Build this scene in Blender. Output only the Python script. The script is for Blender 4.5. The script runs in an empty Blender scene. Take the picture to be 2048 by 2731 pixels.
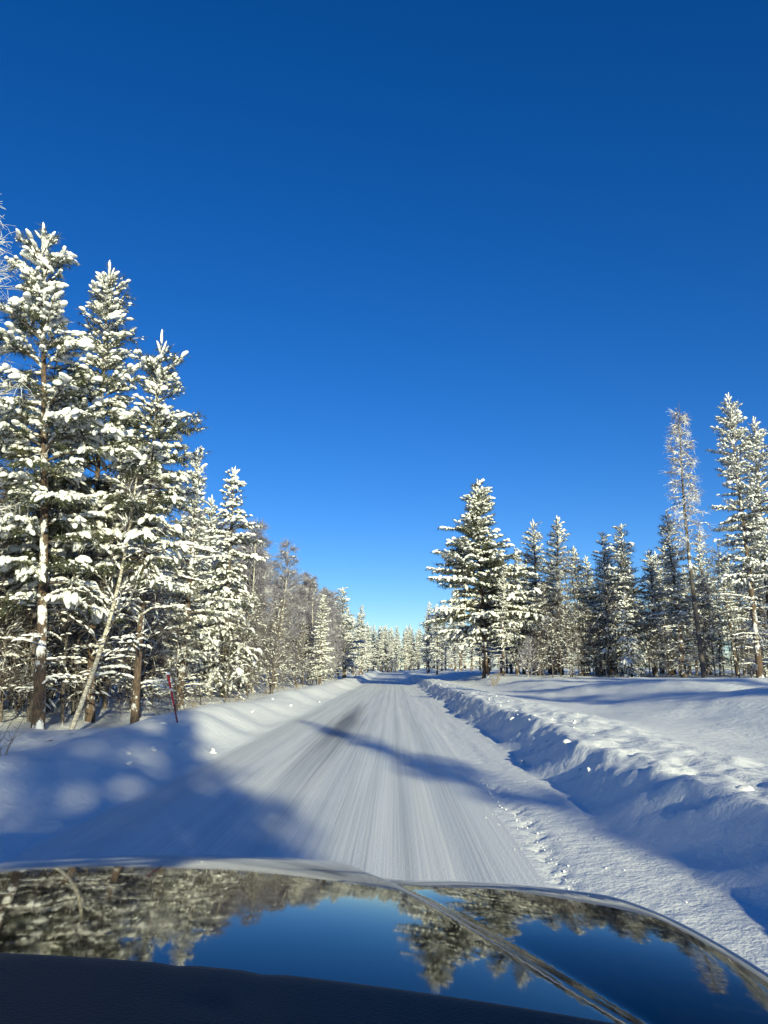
import bpy, math, random
import numpy as np
R = math.radians
scene = bpy.context.scene
col = scene.collection

# ------------------------------------------------------------------ camera
cam_d = bpy.data.cameras.new('camera')
cam = bpy.data.objects.new('camera', cam_d)
col.objects.link(cam)
cam.location = (0, 0, 1.25)
cam.rotation_euler = (R(90 + 11.6), 0, R(0.71))
cam_d.sensor_fit = 'VERTICAL'
cam_d.sensor_height = 24
cam_d.lens = 12 / math.tan(R(33.8))
cam_d.clip_start = 0.02
cam_d.clip_end = 3000
scene.camera = cam

# ------------------------------------------------------------------ sky, sun, exposure
SUN_EL, SUN_AZ = R(13.2), R(163)          # azimuth clockwise from +Y (the road's direction)
world = bpy.data.worlds.new('World')
scene.world = world
world.use_nodes = True
wn = world.node_tree.nodes
wn.clear()
wo = wn.new('ShaderNodeOutputWorld')
bg = wn.new('ShaderNodeBackground')
sky = wn.new('ShaderNodeTexSky')
sky.sky_type = 'NISHITA'
sky.sun_disc = False
sky.sun_elevation = SUN_EL
sky.sun_rotation = SUN_AZ
sky.altitude = 1500
sky.air_density = 1.0
sky.dust_density = 0.0
sky.ozone_density = 4.0
hs = wn.new('ShaderNodeHueSaturation')
hs.inputs['Saturation'].default_value = 1.23
hs.inputs['Hue'].default_value = 0.513
bg.inputs['Strength'].default_value = 0.09
world.node_tree.links.new(sky.outputs[0], hs.inputs['Color'])
world.node_tree.links.new(hs.outputs[0], bg.inputs[0])
world.node_tree.links.new(bg.outputs[0], wo.inputs[0])

sun_d = bpy.data.lights.new('sun', 'SUN')
sun_d.energy = 4.8
sun_d.angle = R(0.53)
sun_d.color = (1.0, 0.965, 0.63)
sun = bpy.data.objects.new('sun', sun_d)
col.objects.link(sun)
sun.rotation_euler = (R(90) - SUN_EL, 0, math.pi - SUN_AZ)
sun.location = (8, -20, 30)

scene.view_settings.view_transform = 'Standard'
scene.view_settings.look = 'None'
scene.view_settings.gamma = 1
scene.view_settings.exposure = 0.7
scene.view_settings.use_curve_mapping = False
try:
    scene.cycles.max_bounces = 6
    scene.cycles.diffuse_bounces = 3
    scene.cycles.glossy_bounces = 3
except Exception:
    pass

# ------------------------------------------------------------------ helpers
def tag(o, label=None, cat=None, group=None, kind=None):
    if label: o['label'] = label
    if cat: o['category'] = cat
    if group: o['group'] = group
    if kind: o['kind'] = kind
    return o

class Buf:
    """collects triangles; mesh() makes one mesh datablock"""
    def __init__(self):
        self.V, self.F, self.n = [], [], 0
    def add(self, v, f):
        v = np.asarray(v, float).reshape(-1, 3)
        self.V.append(v)
        self.F.append(np.asarray(f, np.int64).reshape(-1, 3) + self.n)
        self.n += len(v)
    def mesh(self, name, mat, smooth=True):
        me = bpy.data.meshes.new(name)
        if self.n:
            v = np.concatenate(self.V); f = np.concatenate(self.F)
            me.vertices.add(len(v)); me.vertices.foreach_set('co', v.astype(np.float32).ravel())
            me.loops.add(f.size); me.loops.foreach_set('vertex_index', f.astype(np.int32).ravel())
            me.polygons.add(len(f))
            me.polygons.foreach_set('loop_start', np.arange(0, f.size, 3, dtype=np.int32))
            try: me.polygons.foreach_set('loop_total', np.full(len(f), 3, np.int32))
            except Exception: pass
            me.polygons.foreach_set('use_smooth', np.full(len(f), smooth, bool))
            me.update(calc_edges=True)
        me.materials.append(mat)
        return me

def link(name, me, parent=None):
    o = bpy.data.objects.new(name, me)
    col.objects.link(o)
    if parent is not None: o.parent = parent
    return o

def empty(name, loc=(0, 0, 0)):
    o = bpy.data.objects.new(name, None)
    col.objects.link(o)
    o.location = loc
    o.empty_display_size = 0.2
    return o

def tube(buf, pts, rad, sides=5, cap=True):
    pts = np.asarray(pts, float); n = len(pts)
    rad = np.broadcast_to(np.asarray(rad, float), (n,))
    t = np.gradient(pts, axis=0)
    t /= np.linalg.norm(t, axis=1, keepdims=True) + 1e-9
    ref = np.array([0.0, 0, 1]) if abs(t[:, 2]).mean() < 0.8 else np.array([1.0, 0, 0])
    a = np.cross(t, ref); a /= np.linalg.norm(a, axis=1, keepdims=True) + 1e-9
    b = np.cross(t, a)
    th = np.arange(sides) * 2 * math.pi / sides
    ring = pts[:, None] + rad[:, None, None] * (np.cos(th)[None, :, None] * a[:, None] + np.sin(th)[None, :, None] * b[:, None])
    i = np.arange(n - 1)[:, None] * sides; j = np.arange(sides)[None]; k = (j + 1) % sides
    q0, q1, q2, q3 = i + j, i + k, i + sides + k, i + sides + j
    f = np.concatenate([np.stack([q0, q2, q1], -1).reshape(-1, 3), np.stack([q0, q3, q2], -1).reshape(-1, 3)])
    v = ring.reshape(-1, 3)
    if cap:
        v = np.concatenate([v, pts[-1:] + t[-1:] * rad[-1] * 0.6])
        e = (n - 1) * sides
        f = np.concatenate([f, np.stack([e + np.arange(sides), np.full(sides, n * sides), e + (np.arange(sides) + 1) % sides], -1)])
    buf.add(v, f)

def inst(buf, tv, tf, pos, d, up, sc):
    """copies of a template (x axis along d) at pos"""
    pos = np.asarray(pos, float); d = np.asarray(d, float); sc = np.asarray(sc, float); up = np.asarray(up, float)
    n = len(pos)
    if not n: return
    x = d / (np.linalg.norm(d, axis=1, keepdims=True) + 1e-9)
    y = np.cross(np.broadcast_to(up, x.shape), x); y /= np.linalg.norm(y, axis=1, keepdims=True) + 1e-9
    z = np.cross(x, y)
    M = np.stack([x * sc[:, :1], y * sc[:, 1:2], z * sc[:, 2:3]], 1)
    v = np.einsum('kj,njc->nkc', tv, M) + pos[:, None]
    f = tf[None] + (np.arange(n) * len(tv))[:, None, None]
    buf.add(v.reshape(-1, 3), f.reshape(-1, 3))

def icosphere(sub):
    import bmesh
    bm = bmesh.new()
    bmesh.ops.create_icosphere(bm, subdivisions=sub, radius=1)
    v = np.array([q.co[:] for q in bm.verts]); f = np.array([[q.index for q in p.verts] for p in bm.faces])
    bm.free()
    return v, f

ICO1, ICO2, ICO3 = icosphere(1), icosphere(2), icosphere(3)
def lump_templates(base, n, seed, amp=0.28):
    rg = np.random.default_rng(seed); out = []
    for _ in range(n):
        v, f = base[0].copy(), base[1]
        for _k in range(4):
            w = rg.normal(size=3) * 1.6; ph = rg.uniform(0, 6.28)
            v = v * (1 + amp * 0.5 * np.sin(v @ w + ph))[:, None]
        v[:, 2] = np.where(v[:, 2] < 0, v[:, 2] * 0.55, v[:, 2])
        v[:, 1] *= 1 - 0.18 * v[:, 0]
        v[:, 2] -= 0.22 * np.clip(v[:, 0] + 0.2, 0, 2) ** 2
        out.append((v, f))
    return out
LUMP_S = lump_templates(ICO1, 5, 1)
LUMP_B = lump_templates(ICO2, 6, 2)

def vnoise(x, y, seed=0):
    """smooth value noise in [-1, 1]"""
    x = np.asarray(x, float); y = np.asarray(y, float)
    xi = np.floor(x).astype(np.int64); yi = np.floor(y).astype(np.int64)
    fx = x - xi; fy = y - yi
    fx = fx * fx * (3 - 2 * fx); fy = fy * fy * (3 - 2 * fy)
    def h(a, b):
        k = (a * 374761393 + b * 668265263 + seed * 974634777) & 0xffffffff
        k = ((k ^ (k >> 13)) * 1274126177) & 0xffffffff
        return ((k ^ (k >> 16)) & 0xffff) / 32767.5 - 1
    return (h(xi, yi) * (1 - fx) + h(xi + 1, yi) * fx) * (1 - fy) + (h(xi, yi + 1) * (1 - fx) + h(xi + 1, yi + 1) * fx) * fy

# ------------------------------------------------------------------ materials
def new_mat(name):
    m = bpy.data.materials.new(name); m.use_nodes = True
    nt = m.node_tree; bs = nt.nodes['Principled BSDF']
    return m, nt, bs

def N(nt, kind, **kw):
    n = nt.nodes.new(kind)
    for k, v in kw.items():
        if k in n.inputs: n.inputs[k].default_value = v
        else: setattr(n, k, v)
    return n

def ramp(nt, src, stops):
    r = nt.nodes.new('ShaderNodeValToRGB')
    el = r.color_ramp.elements
    while len(el) < len(stops): el.new(0.5)
    for e, (p, c) in zip(el, stops):
        e.position = p; e.color = (*c, 1) if len(c) == 3 else c
    nt.links.new(src, r.inputs[0])
    return r

def mapped(nt, scale):
    tc = nt.nodes.new('ShaderNodeTexCoord'); mp = nt.nodes.new('ShaderNodeMapping')
    mp.inputs['Scale'].default_value = scale
    nt.links.new(tc.outputs['Object'], mp.inputs['Vector'])
    return mp.outputs[0]

def snow_mat(name, c=(0.83, 0.84, 0.85), bump=0.25, fine=60, coarse=9, dist=0.02):
    m, nt, bs = new_mat(name)
    v = mapped(nt, (1, 1, 1))
    n1 = N(nt, 'ShaderNodeTexNoise', Scale=coarse, Detail=4.0, Roughness=0.6); nt.links.new(v, n1.inputs['Vector'])
    n2 = N(nt, 'ShaderNodeTexNoise', Scale=fine, Detail=3.0, Roughness=0.7); nt.links.new(v, n2.inputs['Vector'])
    cr = ramp(nt, n1.outputs[0], [(0.3, tuple(q * 0.95 for q in c)), (0.7, c)])
    nt.links.new(cr.outputs[0], bs.inputs['Base Color'])
    bs.inputs['Roughness'].default_value = 0.75
    bs.inputs['Specular IOR Level'].default_value = 0.25
    ad = N(nt, 'ShaderNodeMath', operation='MULTIPLY_ADD'); ad.inputs[1].default_value = 0.35
    nt.links.new(n2.outputs[0], ad.inputs[0]); nt.links.new(n1.outputs[0], ad.inputs[2])
    b = N(nt, 'ShaderNodeBump', Strength=bump, Distance=dist)
    nt.links.new(ad.outputs[0], b.inputs['Height']); nt.links.new(b.outputs[0], bs.inputs['Normal'])
    return m

M_SNOW = snow_mat('snow', bump=0.55, fine=45, coarse=7, dist=0.04)
M_BANK = snow_mat('ploughed_snow', bump=0.42, fine=38, coarse=6, dist=0.06)
M_FLOOR = snow_mat('forest_snow', bump=0.5, fine=12, coarse=2.5, dist=0.12)
M_TSNOW = snow_mat('tree_snow', (0.87, 0.87, 0.85), bump=0.5, fine=30, coarse=9, dist=0.04)

def road_mat():
    m, nt, bs = new_mat('packed_snow_road')
    L = nt.links.new
    v1 = mapped(nt, (5.0, 0.035, 1)); v2 = mapped(nt, (34, 0.12, 1)); v3 = mapped(nt, (1, 1, 1)); v4 = mapped(nt, (1.7, 0.055, 1))
    n1 = N(nt, 'ShaderNodeTexNoise', Scale=1.0, Detail=3.0, Roughness=0.6); L(v1, n1.inputs['Vector'])
    n2 = N(nt, 'ShaderNodeTexNoise', Scale=1.0, Detail=2.0, Roughness=0.6); L(v2, n2.inputs['Vector'])
    n3 = N(nt, 'ShaderNodeTexNoise', Scale=45.0, Detail=3.0, Roughness=0.7); L(v3, n3.inputs['Vector'])
    n4 = N(nt, 'ShaderNodeTexNoise', Scale=1.0, Detail=3.0, Roughness=0.65); L(v4, n4.inputs['Vector'])
    # lengthwise tyre streaks: packed grey ice in the wheel tracks
    a = ramp(nt, n1.outputs[0], [(0.36, (0.71, 0.72, 0.72)), (0.55, (0.79, 0.80, 0.80))])
    b = ramp(nt, n2.outputs[0], [(0.32, (0.87, 0.875, 0.88)), (0.50, (1, 1, 1))])
    mu = N(nt, 'ShaderNodeMixRGB', blend_type='MULTIPLY'); mu.inputs[0].default_value = 0.9
    md = N(nt, 'ShaderNodeMapRange'); md.inputs[1].default_value = 0.35; md.inputs[2].default_value = 0.65; md.inputs[3].default_value = 0.15; md.inputs[4].default_value = 1.0
    L(n4.outputs[0], md.inputs[0]); L(md.outputs[0], mu.inputs[0])
    L(a.outputs[0], mu.inputs[1]); L(b.outputs[0], mu.inputs[2])
    # worn patch on the oncoming wheel track where the asphalt greys through
    geo = nt.nodes.new('ShaderNodeNewGeometry'); sx = nt.nodes.new('ShaderNodeSeparateXYZ'); L(geo.outputs['Position'], sx.inputs[0])
    def band(out, c, w):
        s = N(nt, 'ShaderNodeMath', operation='SUBTRACT'); L(out, s.inputs[0]); s.inputs[1].default_value = c
        ab = N(nt, 'ShaderNodeMath', operation='ABSOLUTE'); L(s.outputs[0], ab.inputs[0])
        mr = N(nt, 'ShaderNodeMapRange'); L(ab.outputs[0], mr.inputs[0])
        mr.inputs[1].default_value = 0; mr.inputs[2].default_value = w; mr.inputs[3].default_value = 1; mr.inputs[4].default_value = 0
        return mr.outputs[0]
    wob = N(nt, 'ShaderNodeTexNoise', Scale=1.0, Detail=1.0); L(mapped(nt, (0.0, 0.07, 0)), wob.inputs['Vector'])
    wx = N(nt, 'ShaderNodeMath', operation='MULTIPLY_ADD'); L(wob.outputs[0], wx.inputs[0]); wx.inputs[1].default_value = 0.25; L(sx.outputs[0], wx.inputs[2])
    trk = None
    for c_, w_, a_ in ((0.06, 0.07, 0.55), (0.26, 0.05, 0.4), (-0.22, 0.06, 0.45), (-0.48, 0.10, 0.4), (-0.98, 0.13, 0.55), (0.52, 0.06, 0.35), (-1.5, 0.1, 0.35), (-2.2, 0.12, 0.3)):
        b_ = N(nt, 'ShaderNodeMath', operation='MULTIPLY'); L(band(wx.outputs[0], c_ + 0.125, w_), b_.inputs[0]); b_.inputs[1].default_value = a_
        if trk is None: trk = b_.outputs[0]
        else:
            mm = N(nt, 'ShaderNodeMath', operation='MAXIMUM'); L(trk, mm.inputs[0]); L(b_.outputs[0], mm.inputs[1]); trk = mm.outputs[0]
    tn = N(nt, 'ShaderNodeMath', operation='MULTIPLY'); L(trk, tn.inputs[0]); L(n2.outputs[0], tn.inputs[1])
    tk = N(nt, 'ShaderNodeMixRGB'); L(tn.outputs[0], tk.inputs[0]); L(mu.outputs[0], tk.inputs[1]); tk.inputs[2].default_value = (0.34, 0.36, 0.38, 1)
    mu = tk
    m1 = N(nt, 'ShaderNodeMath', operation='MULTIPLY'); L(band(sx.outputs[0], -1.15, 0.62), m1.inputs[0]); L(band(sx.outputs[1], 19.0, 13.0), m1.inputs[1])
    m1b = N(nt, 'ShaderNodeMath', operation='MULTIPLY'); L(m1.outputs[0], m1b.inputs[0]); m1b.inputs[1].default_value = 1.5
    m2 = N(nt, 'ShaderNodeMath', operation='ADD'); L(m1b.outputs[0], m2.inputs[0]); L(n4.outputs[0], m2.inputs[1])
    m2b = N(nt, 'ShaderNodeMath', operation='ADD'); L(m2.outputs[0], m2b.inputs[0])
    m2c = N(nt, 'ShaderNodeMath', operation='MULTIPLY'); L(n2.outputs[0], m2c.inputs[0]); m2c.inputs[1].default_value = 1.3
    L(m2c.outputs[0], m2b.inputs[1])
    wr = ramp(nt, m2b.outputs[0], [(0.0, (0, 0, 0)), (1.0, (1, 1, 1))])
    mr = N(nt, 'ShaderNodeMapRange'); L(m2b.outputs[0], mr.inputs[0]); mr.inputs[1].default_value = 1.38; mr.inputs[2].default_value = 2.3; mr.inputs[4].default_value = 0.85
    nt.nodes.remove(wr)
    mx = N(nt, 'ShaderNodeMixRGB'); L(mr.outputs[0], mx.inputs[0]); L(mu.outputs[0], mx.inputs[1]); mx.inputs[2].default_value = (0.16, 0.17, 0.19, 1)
    # fluffy untouched shoulder stays white
    sh = N(nt, 'ShaderNodeMath', operation='ADD'); sh2 = N(nt, 'ShaderNodeMath', operation='ABSOLUTE')
    L(sx.outputs[0], sh.inputs[0]); sh.inputs[1].default_value = 0.95; L(sh.outputs[0], sh2.inputs[0])
    mr2 = N(nt, 'ShaderNodeMapRange'); L(sh2.outputs[0], mr2.inputs[0]); mr2.inputs[1].default_value = 1.5; mr2.inputs[2].default_value = 2.2; mr2.inputs[4].default_value = 0.85
    mx2 = N(nt, 'ShaderNodeMixRGB'); L(mr2.outputs[0], mx2.inputs[0]); L(mx.outputs[0], mx2.inputs[1]); mx2.inputs[2].default_value = (0.82, 0.83, 0.84, 1)
    L(mx2.outputs[0], bs.inputs['Base Color'])
    bs.inputs['Roughness'].default_value = 0.65
    bs.inputs['Specular IOR Level'].default_value = 0.3
    s1 = N(nt, 'ShaderNodeMath', operation='MULTIPLY_ADD'); s1.inputs[1].default_value = 0.5; L(n2.outputs[0], s1.inputs[0]); L(n1.outputs[0], s1.inputs[2])
    s2 = N(nt, 'ShaderNodeMath', operation='MULTIPLY_ADD'); s2.inputs[1].default_value = 0.6; L(n3.outputs[0], s2.inputs[0]); L(s1.outputs[0], s2.inputs[2])
    bp = N(nt, 'ShaderNodeBump', Strength=0.5, Distance=0.02); L(s2.outputs[0], bp.inputs['Height']); L(bp.outputs[0], bs.inputs['Normal'])
    return m
M_ROAD = road_mat()

def bark_mat(name, dark, light, snow=0.55, scale=(5, 5, 1.6), patch=2.2):
    m, nt, bs = new_mat(name)
    L = nt.links.new
    n1 = N(nt, 'ShaderNodeTexNoise', Scale=6.0, Detail=4.0); L(mapped(nt, scale), n1.inputs['Vector'])
    n2 = N(nt, 'ShaderNodeTexNoise', Scale=patch, Detail=5.0, Roughness=0.7); L(mapped(nt, (1, 1, 0.7)), n2.inputs['Vector'])
    c = ramp(nt, n1.outputs[0], [(0.35, dark), (0.65, light)])
    mr = N(nt, 'ShaderNodeMapRange'); L(n2.outputs[0], mr.inputs[0]); mr.inputs[1].default_value = snow; mr.inputs[2].default_value = snow + 0.06
    mx = N(nt, 'ShaderNodeMixRGB'); L(mr.outputs[0], mx.inputs[0]); L(c.outputs[0], mx.inputs[1]); mx.inputs[2].default_value = (0.8, 0.81, 0.82, 1)
    L(mx.outputs[0], bs.inputs['Base Color']); bs.inputs['Roughness'].default_value = 0.9
    b = N(nt, 'ShaderNodeBump', Strength=0.7, Distance=0.02); L(n1.outputs[0], b.inputs['Height']); L(b.outputs[0], bs.inputs['Normal'])
    return m
M_PBARK = bark_mat('pine_bark', (0.04, 0.032, 0.027), (0.14, 0.09, 0.06), 0.52)
M_DBARK = bark_mat('spruce_bark', (0.035, 0.03, 0.028), (0.13, 0.11, 0.10), 0.58)
M_BBARK = bark_mat('birch_bark', (0.16, 0.14, 0.12), (0.62, 0.58, 0.49), 0.62, (1.5, 1.5, 5))
M_TWIG = bark_mat('twig_bark', (0.05, 0.04, 0.035), (0.15, 0.12, 0.10), 0.55, (4, 4, 4), 3.5)
M_FROST = bark_mat('frosted_twig', (0.14, 0.13, 0.16), (0.33, 0.315, 0.375), 0.56, (3, 3, 3), 2.5)
M_RIME = bark_mat('rimed_twig', (0.50, 0.50, 0.52), (0.75, 0.75, 0.77), 0.5, (3, 3, 3), 2.5)
M_LARCH = bark_mat('larch_twig', (0.15, 0.125, 0.13), (0.34, 0.31, 0.335), 0.50, (3, 3, 3), 2.5)

def needle_mat(name, dark, light, frost):
    m, nt, bs = new_mat(name)
    L = nt.links.new
    n1 = N(nt, 'ShaderNodeTexNoise', Scale=3.5, Detail=3.0); L(mapped(nt, (1, 1, 1)), n1.inputs['Vector'])
    n2 = N(nt, 'ShaderNodeTexNoise', Scale=9.0, Detail=3.0); L(mapped(nt, (1, 1, 1)), n2.inputs['Vector'])
    c = ramp(nt, n1.outputs[0], [(0.35, dark), (0.65, light)])
    mr = N(nt, 'ShaderNodeMapRange'); L(n2.outputs[0], mr.inputs[0]); mr.inputs[1].default_value = frost; mr.inputs[2].default_value = frost + 0.15; mr.inputs[4].default_value = 0.8
    mx = N(nt, 'ShaderNodeMixRGB'); L(mr.outputs[0], mx.inputs[0]); L(c.outputs[0], mx.inputs[1]); mx.inputs[2].default_value = (0.62, 0.64, 0.64, 1)
    L(mx.outputs[0], bs.inputs['Base Color']); bs.inputs['Roughness'].default_value = 0.7
    return m
M_NEEDLE = needle_mat('pine_needle', (0.020, 0.030, 0.014), (0.075, 0.085, 0.032), 0.60)
M_NEEDLEF = needle_mat('frosted_needle', (0.022, 0.030, 0.018), (0.065, 0.075, 0.040), 0.46)

def plain(name, c, rough=0.5, metal=0.0, spec=0.5, bump=0, bscale=200):
    m, nt, bs = new_mat(name)
    n = N(nt, 'ShaderNodeTexNoise', Scale=bscale, Detail=2.0); nt.links.new(mapped(nt, (1, 1, 1)), n.inputs['Vector'])
    cr = ramp(nt, n.outputs[0], [(0.3, tuple(q * 0.85 for q in c)), (0.7, c)])
    nt.links.new(cr.outputs[0], bs.inputs['Base Color'])
    bs.inputs['Roughness'].default_value = rough; bs.inputs['Metallic'].default_value = metal
    bs.inputs['Specular IOR Level'].default_value = spec
    if bump:
        b = N(nt, 'ShaderNodeBump', Strength=bump, Distance=0.002); nt.links.new(n.outputs[0], b.inputs['Height']); nt.links.new(b.outputs[0], bs.inputs['Normal'])
    return m

# ------------------------------------------------------------------ terrain
def sstep(a, b, x):
    t = np.clip((np.asarray(x, float) - a) / (b - a), 0, 1)
    return t * t * (3 - 2 * t)

def height(x, y):
    x = np.asarray(x, float); y = np.asarray(y, float)
    far = sstep(60, 200, y) * 0.55
    z = np.zeros(np.broadcast(x, y).shape)
    # wheel ruts and plough marks on the road
    road = (1 - sstep(-2.9, -2.5, -x - 5.4)) * 1.0
    w = 0.25 * vnoise(x * 0 + 3, y * 0.06, 3)
    for c, d, s in ((0.35, 0.018, 0.16), (-0.85, 0.02, 0.2), (-1.35, 0.016, 0.16), (-2.55, 0.012, 0.14), (0.0, 0.008, 0.1)):
        z = z - d * np.exp(-((x - c - w * 0.25) / s) ** 2)
    z = z + 0.006 * vnoise(x * 9, y * 0.4, 5)
    # ---- left bank
    xl = x + 0.18 * vnoise(x * 0 + 1.5, y * 0.22, 11) + 0.10 * vnoise(x * 0, y * 0.9, 12)
    hl = 0.42 + 0.10 * vnoise(x * 0 + 7.7, y * 0.28, 13)
    rise = sstep(-2.55, -3.85, xl)
    fall = sstep(-4.0, -5.0, xl)
    left = hl * rise - (hl - 0.16) * fall + sstep(-5, -9, x) * 0.12
    lf = sstep(-4.2, -5.4, x)
    left = left + lf * (0.10 * vnoise(x * 0.8, y * 0.8, 15) + 0.05 * vnoise(x * 2.1, y * 2.1, 16) + 0.2 * vnoise(x * 0.11, y * 0.11, 17))
    left = left + rise * (1 - lf) * 0.02 * vnoise(x * 3, y * 2.2, 18)
    # ---- right bank: ploughed face with slanting gouges
    g = x + 0.55 * y
    wob = 0.13 * vnoise(y * 0.45, x * 0 + 2.2, 21) + 0.11 * vnoise(g * 1.7, y * 0.35, 22) + 0.07 * vnoise(g * 4.3, x * 1.2, 23) + 0.03 * vnoise(g * 9.5, x * 3, 31)
    xr = x + wob
    hr = 0.47 + 0.05 * vnoise(y * 0.3, x * 0, 24)
    face = 0.5 * sstep(1.72, 2.30, xr) + 0.5 * np.clip((xr - 1.74) / 0.52, 0, 1)
    right = sstep(0.95, 1.75, x) * 0.05 + (hr - 0.05) * face
    chunky = sstep(1.7, 2.2, xr) * (1 - sstep(3.2, 4.0, x))
    right = right + chunky * (0.035 * vnoise(x * 5, y * 4, 25) + 0.02 * vnoise(x * 11, y * 9, 26))
    ditch = sstep(2.9, 4.2, x) * (1 - sstep(4.4, 7.4, x + 0.5 * vnoise(y * 0.2, x * 0, 27)))
    right = right - 0.14 * ditch
    mound = sstep(4.6, 8.0, x) * (0.20 + 0.22 * np.exp(-((y - 18) / 9) ** 2)) + sstep(4.4, 6.5, x) * 0.16 * sstep(24, 42, y)
    roll = sstep(4.0, 5.5, x) * (0.13 * vnoise(x * 0.28 + 0.15 * y, y * 0.16, 28) + 0.07 * vnoise((x + 0.6 * y) * 0.9, (y - x) * 0.35, 29)
           + 0.03 * vnoise((x + 0.8 * y) * 2.6, (y - x) * 0.8, 30))
    right = right + mound + roll
    for k in range(34):                                      # a line of small tracks along the shoulder
        ty = 4.2 + k * 0.135; tx = 1.06 + 0.05 * math.sin(ty * 1.1) + (0.035 if k % 2 else -0.035)
        m = (np.abs(x - tx) < 0.2) & (np.abs(y - ty) < 0.2)
        if np.any(m): right = right - np.where(m, 0.035 * np.exp(-(((x - tx) / 0.035) ** 2 + ((y - ty) / 0.045) ** 2)), 0)
    z = z * (1 - rise) * (1 - face) + np.where(x < -1, left, 0) + np.where(x > 0.85, right, 0)
    return z + far

def gz(x, y):
    return float(height(np.array([x]), np.array([y]))[0])

def grid(name, xs, ys, mat):
    X, Y = np.meshgrid(xs, ys)
    Z = height(X, Y)
    v = np.stack([X, Y, Z], -1).reshape(-1, 3)
    nx, ny = len(xs), len(ys)
    i = np.arange(ny - 1)[:, None] * nx + np.arange(nx - 1)[None]
    f = np.concatenate([np.stack([i, i + 1, i + nx + 1], -1).reshape(-1, 3), np.stack([i, i + nx + 1, i + nx], -1).reshape(-1, 3)])
    b = Buf(); b.add(v, f)
    o = link(name, b.mesh(name, mat))
    tag(o, kind='structure')
    return o

def yrows(y0, near, y1, k, dmin):
    ys = [y0]
    while ys[-1] < y1:
        y = ys[-1]
        ys.append(y + (0.6 if y < near else max(dmin, (y - near + 4) * k)))
    return np.array(ys)
YR = yrows(-50, 2.0, 330, 0.0125, 0.045)
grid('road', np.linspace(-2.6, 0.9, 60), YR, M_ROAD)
grid('snowbank_left', np.linspace(-5.2, -2.6, 44), YR, M_SNOW)
grid('snowbank_right', np.concatenate([np.linspace(0.9, 2.6, 62), np.linspace(2.66, 4.4, 36)]), YR, M_BANK)
YF = yrows(-50, 2.0, 330, 0.03, 0.11)
grid('snow_field', np.concatenate([np.linspace(4.4, 12, 70), np.linspace(12.4, 60, 60)]), YF, M_SNOW)
grid('forest_floor', np.concatenate([np.linspace(-70, -12.4, 60), np.linspace(-12, -5.2, 46)]), YF, M_FLOOR)
b = Buf()
S = 2500
b.add([(-S, -S, -0.35), (S, -S, -0.35), (S, S, -0.35), (-S, S, -0.35)], [(0, 1, 2), (0, 2, 3)])
tag(link('ground', b.mesh('ground', M_FLOOR)), kind='structure')

# ------------------------------------------------------------------ tree generators
UP = np.array([0.0, 0, 1.0])
def sph(az, el):
    return np.array([math.cos(az) * math.cos(el), math.sin(az) * math.cos(el), math.sin(el)])

def curve(p, az, e0, e1, L, n, rg, wig=0.06, tip=0.0):
    pts = [np.array(p, float)]; ds = L / n
    for i in range(n):
        s = (i + 0.5) / n
        e = e0 + (e1 - e0) * s + tip * max(0, s - 0.7) / 0.3
        az += rg.normal() * wig
        pts.append(pts[-1] + sph(az, e + rg.normal() * wig) * ds)
    return np.array(pts)

def along(pts, s):
    q = s * (len(pts) - 1); i = min(int(q), len(pts) - 2); f = q - i
    d = pts[i + 1] - pts[i]
    return pts[i] + d * f, d / (np.linalg.norm(d) + 1e-9)

def blades(buf, P, D, rg, k, ln, wd, down=0.25):
    """needles: k thin triangles about every point"""
    n = len(P)
    if not n: return
    P = np.repeat(np.asarray(P), k, 0); D = np.repeat(np.asarray(D), k, 0)
    r = rg.normal(size=P.shape); r /= np.linalg.norm(r, axis=1, keepdims=True)
    d = D * 0.75 + r; d[:, 2] -= down; d /= np.linalg.norm(d, axis=1, keepdims=True)
    s = np.cross(d, rg.normal(size=P.shape)); s /= np.linalg.norm(s, axis=1, keepdims=True) + 1e-9
    L = ln * rg.uniform(0.6, 1.2, (len(P), 1))
    a, b_, c = P - s * wd * 0.5, P + s * wd * 0.5, P + d * L
    v = np.stack([a, b_, c], 1).reshape(-1, 3)
    buf.add(v, np.arange(len(v)).reshape(-1, 3))

def put_lumps(buf, rec, tmpl, rg):
    if not rec: return
    P = np.array([r[0] for r in rec]); D = np.array([r[1] for r in rec]); Sc = np.array([r[2] for r in rec])
    which = rg.integers(0, len(tmpl), len(P))
    side = rg.normal(size=(len(P), 3)) * 0.22; up = UP + side
    for t in range(len(tmpl)):
        m = which == t
        if m.any(): inst(buf, tmpl[t][0], tmpl[t][1], P[m], D[m], up[m], Sc[m])

def trunk_path(H, rg, bend):
    n = 14
    z = np.linspace(-0.4, H, n)
    ph = rg.uniform(0, 6.28, 2)
    x = bend * np.sin(z / H * 3.2 + ph[0]) - bend * math.sin(ph[0]); y = bend * np.sin(z / H * 2.7 + ph[1]) - bend * math.sin(ph[1])
    return np.stack([x, y, z], 1)
def trunk_at(tp, z):
    return np.array([np.interp(z, tp[:, 2], tp[:, 0]), np.interp(z, tp[:, 2], tp[:, 1]), z])

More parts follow.
